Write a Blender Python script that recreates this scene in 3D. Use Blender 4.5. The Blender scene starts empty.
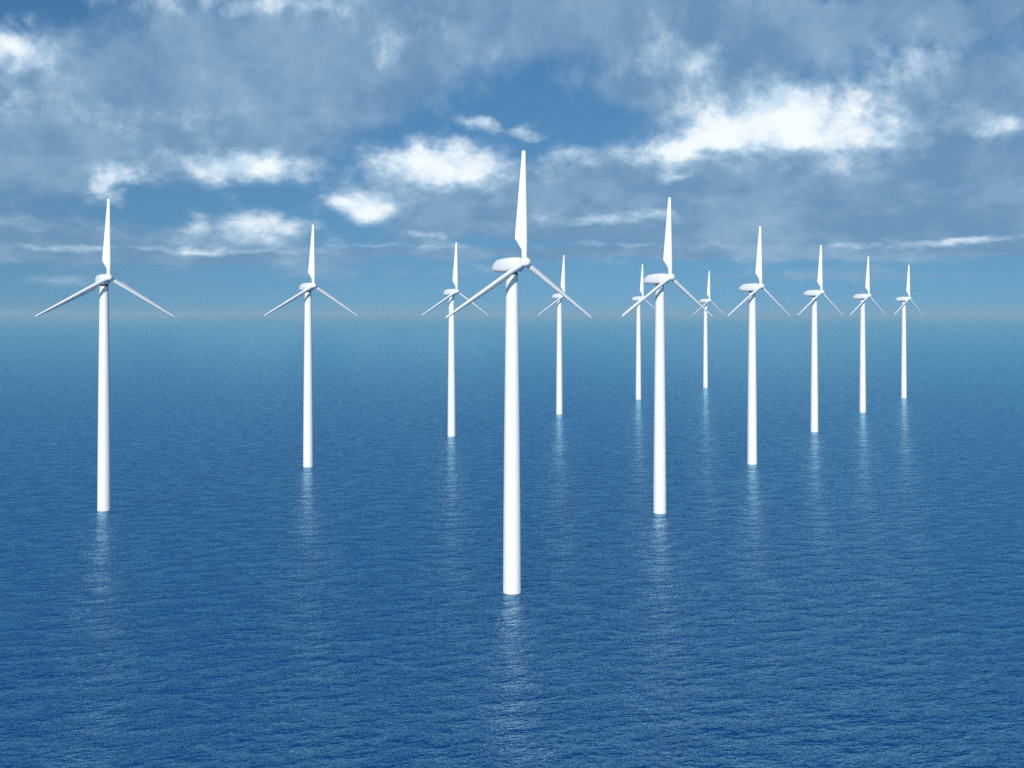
import bpy, bmesh, math, random
from mathutils import Vector, Matrix

# ------------------------------------------------------------------ camera
C = bpy.context.scene.collection
sc = bpy.context.scene
F_PX, CAM_H, HORIZON = 1000.0, 75.4, 313.7
cam_d = bpy.data.cameras.new('camera')
cam_d.sensor_fit = 'HORIZONTAL'
cam_d.sensor_width = 36.0
cam_d.lens = 36.0 * F_PX / 1024.0
cam_d.shift_y = -(384.0 - HORIZON) / 1024.0
cam_d.clip_start = 0.5
cam_d.clip_end = 120000.0
cam = bpy.data.objects.new('camera', cam_d)
cam.location = (0, 0, CAM_H)
cam.rotation_euler = (math.radians(90), 0, 0)
C.objects.link(cam)
sc.camera = cam

# ------------------------------------------------------------------ exposure
sc.view_settings.view_transform = 'Standard'
sc.view_settings.look = 'None'
sc.view_settings.exposure = 0.0
sc.view_settings.gamma = 1.0
sc.view_settings.use_curve_mapping = False
sc.render.engine = 'CYCLES'
sc.cycles.max_bounces = 6
sc.cycles.volume_bounces = 0
sc.cycles.use_denoising = False
sc.cycles.sample_clamp_direct = 3.0
sc.cycles.sample_clamp_indirect = 3.0

# ------------------------------------------------------------------ sun
SUN_EL, SUN_AZ = 20.0, 190.0          # azimuth clockwise from +Y (view direction): behind the camera
sun_d = bpy.data.lights.new('sun', 'SUN')
sun_d.energy = 4.2
sun_d.angle = math.radians(0.5)
sun_d.color = (1.0, 0.98, 0.95)
sun = bpy.data.objects.new('sun', sun_d)
e_, a_ = math.radians(SUN_EL), math.radians(SUN_AZ)
to_sun = Vector((math.sin(a_) * math.cos(e_), math.cos(a_) * math.cos(e_), math.sin(e_)))
sun.rotation_euler = to_sun.to_track_quat('Z', 'Y').to_euler()
sun.location = (0, -60, 160)
C.objects.link(sun)

# ------------------------------------------------------------------ world: Nishita sky + procedural clouds by direction
world = bpy.data.worlds.new('World')
sc.world = world
world.use_nodes = True
nt = world.node_tree
nt.nodes.clear()
L = nt.links


class G:
    """tiny helper for writing node maths"""
    def __init__(self, tree): self.t = tree
    def put(self, sock, v):
        if v is None: return
        if hasattr(v, 'is_output'): self.t.links.new(v, sock)
        else: sock.default_value = v
    def m(self, op, a, b=None, c=None, clamp=False):
        n = self.t.nodes.new('ShaderNodeMath'); n.operation = op; n.use_clamp = clamp
        for i, v in enumerate((a, b, c)): self.put(n.inputs[i], v)
        return n.outputs[0]
    def v(self, op, a, b=None, c=None):
        n = self.t.nodes.new('ShaderNodeVectorMath'); n.operation = op
        for i, v in enumerate((a, b, c)): self.put(n.inputs[i], v)
        return n.outputs['Value'] if op in ('DOT_PRODUCT', 'LENGTH') else n.outputs['Vector']
    def comb(self, x, y, z):
        n = self.t.nodes.new('ShaderNodeCombineXYZ')
        for i, v in enumerate((x, y, z)): self.put(n.inputs[i], v)
        return n.outputs[0]
    def noise(self, vec, scale, detail=4, rough=0.5, lac=2.0, dist=0.0, color=False):
        n = self.t.nodes.new('ShaderNodeTexNoise'); n.noise_dimensions = '3D'
        self.put(n.inputs['Vector'], vec); n.inputs['Scale'].default_value = scale
        n.inputs['Detail'].default_value = detail; n.inputs['Roughness'].default_value = rough
        n.inputs['Lacunarity'].default_value = lac; n.inputs['Distortion'].default_value = dist
        return n.outputs['Color'] if color else n.outputs['Fac']
    def smooth(self, x, lo, hi, a=0.0, b=1.0):
        n = self.t.nodes.new('ShaderNodeMapRange'); n.interpolation_type = 'SMOOTHSTEP'
        self.put(n.inputs['Value'], x)
        for k, q in (('From Min', lo), ('From Max', hi), ('To Min', a), ('To Max', b)): self.put(n.inputs[k], q)
        return n.outputs[0]
    def mix(self, f, a, b):
        n = self.t.nodes.new('ShaderNodeMix'); n.data_type = 'RGBA'
        self.put(n.inputs[0], f); self.put(n.inputs[6], a); self.put(n.inputs[7], b)
        return n.outputs[2]


g = G(nt)
tc = nt.nodes.new('ShaderNodeTexCoord')
sep = nt.nodes.new('ShaderNodeSeparateXYZ')
L.new(tc.outputs['Generated'], sep.inputs[0])
dx, dy, dz = sep.outputs
zc = g.m('MAXIMUM', dz, 0.004)                       # the air below the sea's edge looks like the horizon
dirn = g.comb(dx, dy, zc)
sky = nt.nodes.new('ShaderNodeTexSky')
sky.sky_type = 'NISHITA'
sky.sun_disc = False
sky.sun_elevation = math.radians(SUN_EL)
sky.sun_rotation = math.radians(SUN_AZ)
sky.altitude = 50
sky.air_density = 1.0
sky.dust_density = 0.3
sky.ozone_density = 3.0
elev = g.m('MULTIPLY_ADD', zc, 0.75, 0.20)            # take the clear blue above the horizon's dusty band
L.new(g.comb(dx, dy, elev), sky.inputs['Vector'])
az = g.m('ARCTAN2', dx, dy)
hor = g.m('SQRT', g.m('ADD', g.m('MULTIPLY', dx, dx), g.m('MULTIPLY', dy, dy)))
el = g.m('ARCTAN2', zc, hor)
lnel = g.m('LOGARITHM', g.m('ADD', el, 0.07), math.e)
# noise space: seamless round the horizon, squeezed towards it as real cloud layers are
nsp = g.comb(g.m('SINE', az), g.m('COSINE', az), g.m('MULTIPLY', lnel, 0.32))
w1 = g.v('SUBTRACT', g.noise(nsp, 5.0, 3, 0.5, color=True), (0.5, 0.5, 0.5))
w2 = g.v('SUBTRACT', g.noise(nsp, 17.0, 6, 0.62, color=True), (0.5, 0.5, 0.5))
squeeze = g.smooth(el, 0.0, 0.3, 0.25, 1.0)
warp = g.v('ADD', g.v('MULTIPLY', w1, (.05, .05, .05)), g.v('MULTIPLY', w2, (.085, .085, .085)))
ws = nt.nodes.new('ShaderNodeSeparateXYZ'); L.new(warp, ws.inputs[0])
pos = g.comb(g.m('ADD', az, ws.outputs[0]), g.m('ADD', el, g.m('MULTIPLY', ws.outputs[1], g.m('MULTIPLY', squeeze, 0.8))), 0.0)


def ang(px, py):
    u, v = (px - 512.0) / F_PX, (HORIZON - py) / F_PX
    return math.atan(u), math.atan(v / math.sqrt(1 + u * u))


def field(blobs):
    """sum of soft banks of cloud, each at its bearing and elevation"""
    total = None
    for px, py, rx, ry, amp in blobs:
        a, e = ang(px, py)
        q = g.v('MULTIPLY', g.v('SUBTRACT', pos, (a, e, 0)), (1000.0 / rx, 1000.0 / ry, 0))
        b = g.m('EXPONENT', g.m('MULTIPLY', g.v('DOT_PRODUCT', q, q), -1.0))
        total = g.m('MULTIPLY', b, amp) if total is None else g.m('MULTIPLY_ADD', b, amp, total)
    return total


BODY = [(265, 66, 150, 60, 1.5), (120, 140, 110, 42, 1.2), (20, 62, 56, 30, .9), (20, 160, 70, 34, 1.0), (385, 50, 70, 52, .9),
        (700, 74, 130, 34, 1.3), (590, 4, 260, 18, .9), (900, 14, 160, 24, 1.0), (520, 22, 120, 26, .95), (640, 30, 60, 20, .6), (980, 88, 72, 40, 1.3), (790, 160, 160, 40, 1.5),
        (870, 210, 250, 36, 1.2), (590, 190, 120, 32, 1.1), (440, 196, 90, 30, 1.1), (240, 150, 78, 26, .9),
        (480, 128, 20, 9, .7), (535, 130, 24, 9, .7), (235, 234, 85, 18, 1.1), (30, 232, 80, 22, 1.0), (100, 256, 130, 9, .8), (330, 254, 260, 7, .7),
        (920, 248, 170, 9, .8), (425, 236, 40, 9, .7), (600, 226, 120, 14, .9), (620, 252, 140, 7, .6), (1010, 160, 90, 38, 1.2),
        (360, 272, 260, 9, .5), (850, 276, 200, 8, .46), (60, 280, 120, 7, .42)]
LIT = [(250, 2, 110, 14, .55), (115, 8, 26, 14, .3), (15, 50, 42, 22, .8), (20, 95, 30, 12, .3), (118, 178, 20, 18, .8), (390, 40, 30, 24, .35), (682, 58, 50, 24, .62), (590, 62, 30, 10, .3), (795, 142, 55, 14, .45), (440, 30, 40, 14, .28),
       (925, 62, 36, 20, .6), (775, 114, 84, 30, 1.12), (695, 142, 70, 17, .85), (872, 134, 66, 17, .72), (440, 170, 70, 22, 1.2), (368, 206, 33, 15, 1.0),
       (245, 162, 68, 20, 1.1), (160, 112, 90, 12, .3), (480, 128, 16, 8, .65), (532, 131, 24, 8, .7), (245, 228, 60, 18, .85), (40, 222, 50, 10, .45),
       (565, 158, 34, 14, .6), (600, 220, 80, 8, .6), (960, 242, 60, 5, .75), (425, 235, 26, 6, .65), (683, 175, 24, 8, .55), (800, 166, 60, 10, .3),
       (1005, 128, 40, 12, .6), (190, 249, 120, 4, .42), (400, 246, 80, 4, .4), (50, 246, 60, 5, .38), (620, 246, 80, 4, .45), (850, 242, 60, 3, .4)]
fine = g.m('SUBTRACT', g.noise(nsp, 24.0, 9, 0.61), 0.5)
mid = g.m('SUBTRACT', g.noise(nsp, 9.0, 4, 0.5), 0.5)
bf = g.m('ADD', g.m('MULTIPLY_ADD', fine, 0.7, field(BODY)), g.m('MULTIPLY', mid, 0.5))
lf = g.m('ADD', g.m('MULTIPLY_ADD', fine, 1.25, field(LIT)), g.m('MULTIPLY', mid, 0.4))
# the rest of the sky (seen in reflections and from elsewhere) carries scattered cloud too
away = g.smooth(g.m('ABSOLUTE', az), 0.5, 0.8)
high = g.smooth(el, 0.33, 0.45)
scatter = g.smooth(g.noise(nsp, 4.0, 2, 0.5), 0.42, 0.62)
bf = g.m('MULTIPLY_ADD', g.m('MULTIPLY', away, g.smooth(el, 0.35, 0.6, 1.1, 0.0)), scatter, bf)
lf = g.m('MULTIPLY_ADD', g.m('MULTIPLY', away, g.smooth(el, 0.3, 0.5, 0.7, 0.0)), g.m('MULTIPLY', scatter, scatter), lf)
lf = g.m('SUBTRACT', lf, g.m('MULTIPLY', high, 0.4))
bf = g.m('SUBTRACT', bf, g.m('MULTIPLY', high, 0.3))
body = g.smooth(bf, 0.30, 0.82, 0.0, 0.86)
lit = g.smooth(lf, 0.12, 0.95)
glow = g.smooth(g.m('MULTIPLY_ADD', fine, 2.2, g.m('MULTIPLY_ADD', mid, 1.4, lf)), 0.30, 1.45)
white = g.mix(glow, (4.6, 6.3, 8.0, 1), (8.6, 9.2, 9.6, 1))
hs = nt.nodes.new('ShaderNodeHueSaturation')
hs.inputs['Saturation'].default_value = 1.0
hs.inputs['Value'].default_value = 1.0
grade = g.mix(g.smooth(el, 0.0, 0.30), (0.53, 0.76, 0.78, 1), (0.47, 0.78, 0.92, 1))   # clean sea air: a deeper blue
grade = g.mix(g.smooth(el, 0.3, 0.9), grade, (0.25, 0.66, 0.90, 1))
L.new(g.v('MULTIPLY', sky.outputs[0], grade), hs.inputs['Color'])
tone = g.smooth(g.m('ADD', g.m('MULTIPLY', mid, 1.2), fine), -0.25, 0.35)
grey = g.mix(tone, (1.4, 2.75, 4.45, 1), (2.7, 4.2, 5.9, 1))
col = g.mix(body, hs.outputs[0], grey)
col = g.mix(lit, col, white)
bg = nt.nodes.new('ShaderNodeBackground')
bg.inputs['Strength'].default_value = 0.108
L.new(col, bg.inputs['Color'])
wo = nt.nodes.new('ShaderNodeOutputWorld')
L.new(bg.outputs[0], wo.inputs['Surface'])


# ------------------------------------------------------------------ materials
def new_mat(name):
    m = bpy.data.materials.new(name); m.use_nodes = True
    return m, G(m.node_tree), m.node_tree.nodes['Principled BSDF']


def paint(name, col, rough):
    m, h, b = new_mat(name)
    t = m.node_tree.nodes.new('ShaderNodeTexCoord')
    stretched = h.v('MULTIPLY', t.outputs['Object'], (1.0, 1.0, 0.12))
    f = h.smooth(h.noise(stretched, 1.6, 5, 0.6), 0.35, 0.8)
    c = h.mix(f, (*col, 1), (col[0] * .93, col[1] * .94, col[2] * .94, 1))
    m.node_tree.links.new(c, b.inputs['Base Color'])
    b.inputs['Roughness'].default_value = rough
    b.inputs['Specular IOR Level'].default_value = 0.4
    return m


M_TOWER = paint('white_tower_paint', (.80, .79, .80), .45)
M_SHELL = paint('white_shell_paint', (.80, .80, .80), .38)
M_BLADE = paint('white_blade_gelcoat', (.80, .80, .80), .35)
M_DARK = paint('yaw_shade_dark', (.05, .05, .055), .6)  # dark colour stands in for the shadow under the nacelle


def water_material():
    m, h, b = new_mat('sea_water')
    t = m.node_tree.nodes.new('ShaderNodeTexCoord')
    P = t.outputs['Object']
    rot = m.node_tree.nodes.new('ShaderNodeVectorRotate'); rot.rotation_type = 'Z_AXIS'
    rot.inputs['Angle'].default_value = math.radians(-14)
    m.node_tree.links.new(P, rot.inputs['Vector'])
    R = h.v('MULTIPLY', rot.outputs[0], (0.6, 1.0, 1.0))
    swell = h.noise(R, 0.075, 2, 0.5)
    chop = h.noise(R, 0.20, 5, 0.60)
    crest = h.m('SUBTRACT', 1.0, h.m('MULTIPLY', h.m('ABSOLUTE', h.m('SUBTRACT', chop, 0.5)), 2.0))
    chop = h.m('MULTIPLY_ADD', crest, -0.15, chop)
    rip = h.noise(h.v('MULTIPLY', P, (0.8, 1.0, 1.0)), 1.3, 4, 0.6)
    dist = h.v('LENGTH', P)
    calm = h.m('POWER', h.m('DIVIDE', 250.0, h.m('MAXIMUM', dist, 250.0)), 0.9)     # open water further out lies calmer
    hgt = h.m('MULTIPLY', calm, h.m('MULTIPLY_ADD', swell, 2.4, h.m('MULTIPLY_ADD', chop, 5.2, h.m('MULTIPLY', rip, 0.22))))
    bp = m.node_tree.nodes.new('ShaderNodeBump')
    bp.inputs['Strength'].default_value = 1.0
    bp.inputs['Distance'].default_value = 1.0
    m.node_tree.links.new(hgt, bp.inputs['Height'])
    tr = m.node_tree
    # light scattered back from deep inside the water (blue), under a glossy skin that follows Fresnel
    ss = tr.nodes.new('ShaderNodeSubsurfaceScattering')
    ss.falloff = 'RANDOM_WALK'
    ss.inputs['Color'].default_value = (.0, .068, .255, 1)
    ss.inputs['Scale'].default_value = 8.0
    ss.inputs['Radius'].default_value = (30, 80, 120)
    gl = tr.nodes.new('ShaderNodeBsdfGlossy')
    gl.inputs['Color'].default_value = (.56, .93, 1.0, 1)
    gl.inputs['Roughness'].default_value = .025
    fr = tr.nodes.new('ShaderNodeFresnel')
    fr.inputs['IOR'].default_value = 1.5
    for n_ in (ss, gl, fr): tr.links.new(bp.outputs[0], n_.inputs['Normal'])
    mx = tr.nodes.new('ShaderNodeMixShader')
    tr.links.new(fr.outputs[0], mx.inputs[0])
    tr.links.new(ss.outputs[0], mx.inputs[1])
    tr.links.new(gl.outputs[0], mx.inputs[2])
    tr.links.new(mx.outputs[0], tr.nodes['Material Output'].inputs['Surface'])
    tr.nodes.remove(b)
    return m


# ------------------------------------------------------------------ helpers
def link_mesh(name, bm, mat, parent=None, smooth=True, auto=None):
    bmesh.ops.recalc_face_normals(bm, faces=bm.faces)
    me = bpy.data.meshes.new(name); bm.to_mesh(me); bm.free()
    me.materials.append(mat)
    for p in me.polygons: p.use_smooth = smooth
    if auto is not None: me.set_sharp_from_angle(angle=math.radians(auto))
    o = bpy.data.objects.new(name, me); C.objects.link(o)
    if parent: o.parent = parent
    return o


def loft(bm, rings, close=True, caps=True):
    vs = [[bm.verts.new(p) for p in r] for r in rings]
    n = len(vs[0])
    for a, b in zip(vs, vs[1:]):
        for i in range(n):
            j = (i + 1) % n
            bm.faces.new((a[i], a[j], b[j], b[i]))
    if caps:
        bm.faces.new(vs[0]); bm.faces.new(list(reversed(vs[-1])))


# ------------------------------------------------------------------ sea
SEA_R = 23500.0
bm = bmesh.new()
n = 128
radii = [0, 60, 200, 600, 2000, 6000, 14000, SEA_R]
rings = [[bm.verts.new((r * math.cos(2 * math.pi * i / n), r * math.sin(2 * math.pi * i / n), 0)) for i in range(n)] for r in radii[1:]]
c0 = bm.verts.new((0, 0, 0))
for i in range(n): bm.faces.new((c0, rings[0][i], rings[0][(i + 1) % n]))
for a, b in zip(rings, rings[1:]):
    for i in range(n):
        j = (i + 1) % n
        bm.faces.new((a[i], b[i], b[j], a[j]))
sea = link_mesh('sea', bm, water_material())
sea['kind'] = 'structure'

# ------------------------------------------------------------------ haze
USE_HAZE = True
if USE_HAZE:
    bm = bmesh.new()
    bmesh.ops.create_cube(bm, size=1.0)
    bmesh.ops.scale(bm, vec=(2 * SEA_R + 400, 2 * SEA_R + 400, 127.0), verts=bm.verts)
    bmesh.ops.translate(bm, vec=(0, 0, 127.0 / 2 - 1.0), verts=bm.verts)
    hm = bpy.data.materials.new('sea_haze'); hm.use_nodes = True
    hn = hm.node_tree; hn.nodes.clear()
    pv = hn.nodes.new('ShaderNodeVolumePrincipled')
    pv.inputs['Color'].default_value = (.60, .88, 1.0, 1)
    pv.inputs['Density'].default_value = 7.0e-5
    pv.inputs['Anisotropy'].default_value = 0.0
    oo = hn.nodes.new('ShaderNodeOutputMaterial')
    hn.links.new(pv.outputs[0], oo.inputs['Volume'])
    hz = link_mesh('haze', bm, hm, smooth=False)
    hz['kind'] = 'stuff'

# ------------------------------------------------------------------ wind turbine
HUB_H = 89.2
PSI = math.radians(40.6)             # the rotors face this far to the right of the camera
R_BLADE = 29.8
OVERHANG = 5.1
BLADE_PITCH = math.radians(-42)


def make_tower(parent):
    bm = bmesh.new()
    n = 64
    top = HUB_H - 3.35
    prof = [(-6.0, 2.50), (0.0, 2.46), (22.0, 2.32), (44.0, 2.12), (66.0, 1.88), (top, 1.62)]
    loft(bm, [[(r * math.cos(2 * math.pi * i / n), r * math.sin(2 * math.pi * i / n), z) for i in range(n)] for z, r in prof])
    return link_mesh('tower', bm, M_TOWER, parent, auto=35)


def make_yaw_shade_ring(parent):
    """yaw ring under the nacelle, added dark to fill in shade at the tower top"""
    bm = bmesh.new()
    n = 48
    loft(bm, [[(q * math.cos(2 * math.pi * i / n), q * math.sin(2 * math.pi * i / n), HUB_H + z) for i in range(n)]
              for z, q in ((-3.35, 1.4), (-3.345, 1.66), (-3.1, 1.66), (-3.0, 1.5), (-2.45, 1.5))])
    return link_mesh('yaw_shade_ring', bm, M_DARK, parent, auto=35)


def ring_section(t, w, zt, zb, n=40, k=3.2):
    """rounded-box section across the nacelle at t metres along its axis (+t is towards the rotor)"""
    c, hh = (zt + zb) / 2, (zt - zb) / 2
    out = []
    for i in range(n):
        a = 2 * math.pi * i / n
        ca, sa = math.cos(a), math.sin(a)
        x = w * math.copysign(abs(ca) ** (2 / k), ca)
        z = c + hh * math.copysign(abs(sa) ** (2 / k), sa)
        out.append((x, -t, HUB_H + z))
    return out


def make_nacelle(parent):
    bm = bmesh.new()
    secs = [(-7.75, .55, -.6, -1.65), (-7.6, .8, -.4, -1.95), (-7.1, 1.05, .0, -2.1), (-6.2, 1.35, .52, -2.3), (-5.0, 1.6, 1.12, -2.42),
            (-2.5, 1.78, 1.42, -2.6), (0.0, 1.85, 1.5, -2.6), (1.9, 1.8, 1.48, -2.55), (2.8, 1.65, 1.4, -2.5),
            (3.5, 1.4, 1.25, -2.25), (3.95, 1.22, 1.12, -1.8), (4.1, 1.0, .95, -1.2)]
    loft(bm, [ring_section(*s) for s in secs])
    return link_mesh('nacelle', bm, M_SHELL, parent, auto=28)


def make_hub(parent):
    bm = bmesh.new()
    n = 40
    prof = [(4.12, .9), (4.14, 1.12), (4.6, 1.2), (5.2, 1.24), (5.8, 1.22), (6.3, 1.1), (6.7, .86), (6.95, .55), (7.05, .2)]
    loft(bm, [[(r * math.cos(2 * math.pi * i / n), -t, HUB_H + r * math.sin(2 * math.pi * i / n)) for i in range(n)] for t, r in prof])
    return link_mesh('rotor_hub', bm, M_SHELL, parent, auto=40)


def blade_mesh():
    """blade along +Z from the rotor centre; chord in X (trailing edge to -X), rotor faces -Y"""
    bm = bmesh.new()
    n = 40
    # radius, leading edge x, trailing edge x, thickness, roundness (1 = circular root)
    st = [(.6, .74, -.74, 1.48, 1.0), (2.0, .76, -.76, 1.50, 1.0), (3.3, .78, -.80, 1.50, .95), (4.2, .79, -1.32, 1.36, .5),
          (5.2, .80, -1.85, 1.26, .3), (6.1, .80, -2.42, 1.24, .12), (6.5, .80, -2.50, 1.2, .08), (8.5, .78, -2.34, 1.12, .05), (12, .74, -2.02, 1.05, .03),
          (17, .67, -1.58, .95, 0), (22, .60, -1.14, .80, 0), (26, .54, -.78, .64, 0), (28.6, .50, -.55, .54, 0), (29.7, .48, -.48, .5, 0), (29.8, .44, -.44, .42, 0)]
    rings = []
    for r, le, te, th, rnd in st:
        ring = []
        c = le - te
        for i in range(n):
            a = 2 * math.pi * i / n
            u = (1 + math.cos(a)) / 2                     # 1 at the leading edge
            s = 1 if math.sin(a) >= 0 else -1
            x = 1 - u
            foil = 5 * (.2969 * math.sqrt(x) - .126 * x - .3516 * x * x + .2843 * x ** 3 - .1036 * x ** 4)
            foil = max(foil, .02)
            y_f = s * foil * th
            y_c = math.sin(a) * th / 2
            ring.append((te + c * u - .5 * (r / 29.8), rnd * y_c + (1 - rnd) * y_f, r))
        rings.append(ring)
    loft(bm, rings)
    return bm


def make_blade(parent, k):
    bm = blade_mesh()
    rot = Matrix.Rotation(BLADE_PITCH, 4, 'Z')            # feathered: trailing edge swung back from the wind
    bmesh.ops.transform(bm, matrix=rot, verts=bm.verts)
    o = link_mesh('blade', bm, M_BLADE, parent, auto=50)
    o.location = (0, -OVERHANG, HUB_H)
    o.rotation_euler = (0, math.radians(120 * k + 0.8), 0)
    return o


def make_collar(hub, k):
    """dark seal where a blade leaves the hub"""
    bm = bmesh.new()
    n = 32
    loft(bm, [[(r * math.cos(2 * math.pi * i / n), r * math.sin(2 * math.pi * i / n), z) for i in range(n)] for z, r in ((.9, .80), (1.30, .80))])
    a = Matrix.Translation((0, -OVERHANG, HUB_H)) @ Matrix.Rotation(math.radians(120 * k + 0.8), 4, 'Y')
    bmesh.ops.transform(bm, matrix=a, verts=bm.verts)
    return link_mesh('blade_collar', bm, M_SHELL, hub, auto=40)


def make_turbine():
    t = bpy.data.objects.new('wind_turbine', None)
    C.objects.link(t)
    make_tower(t); make_yaw_shade_ring(t); make_nacelle(t)
    h = make_hub(t)
    for k in range(3):
        make_blade(t, k)
        make_collar(h, k)
    return t


def copy_tree(o, parent=None):
    c = o.copy(); C.objects.link(c)
    if parent: c.parent = parent
    for ch in list(o.children): copy_tree(ch, c)
    return c


SPOTS = [  # x, y on the sea, how to tell it from the others
    (0.0, 271.0, 'nearest and tallest white wind turbine, in the middle, its tower foot closest to the viewer'),
    (-156.6, 384.0, 'leftmost white wind turbine, large, its nacelle seen nearly end-on'),
    (-100.5, 493.0, 'white wind turbine alone between the leftmost turbine and the small one by the central turbine'),
    (-37.2, 615.8, 'small white wind turbine just left of the central turbine, partly crossed by its left blade'),
    (35.6, 751.4, 'small distant white wind turbine just right of the central turbine, crossed by its right blade'),
    (111.4, 881.0, 'distant white wind turbine just left of the big right-hand turbine, half behind its left blade'),
    (56.0, 379.0, 'second biggest white wind turbine, right of the central one, two small ones close beside it'),
    (197.7, 1021.7, 'farthest and smallest white wind turbine, seen behind the right blade of the second biggest one'),
    (120.5, 501.8, 'medium white wind turbine, largest of the four in the diagonal row at the right'),
    (193.2, 639.0, 'white wind turbine second from the front in the diagonal row of four at the right'),
    (268.0, 764.4, 'white wind turbine third from the front in the diagonal row of four at the right'),
    (350.8, 895.4, 'small white wind turbine at the far right of the picture, last in the right-hand row'),
]
first = make_turbine()
for i, (x, y, lab) in enumerate(SPOTS):
    t = first if i == 0 else copy_tree(first)
    t.location = (x, y, 0)
    t.rotation_euler = (0, 0, PSI)
    t['label'] = lab
    t['category'] = 'wind turbine'
    t['group'] = 'wind turbines standing in the sea'
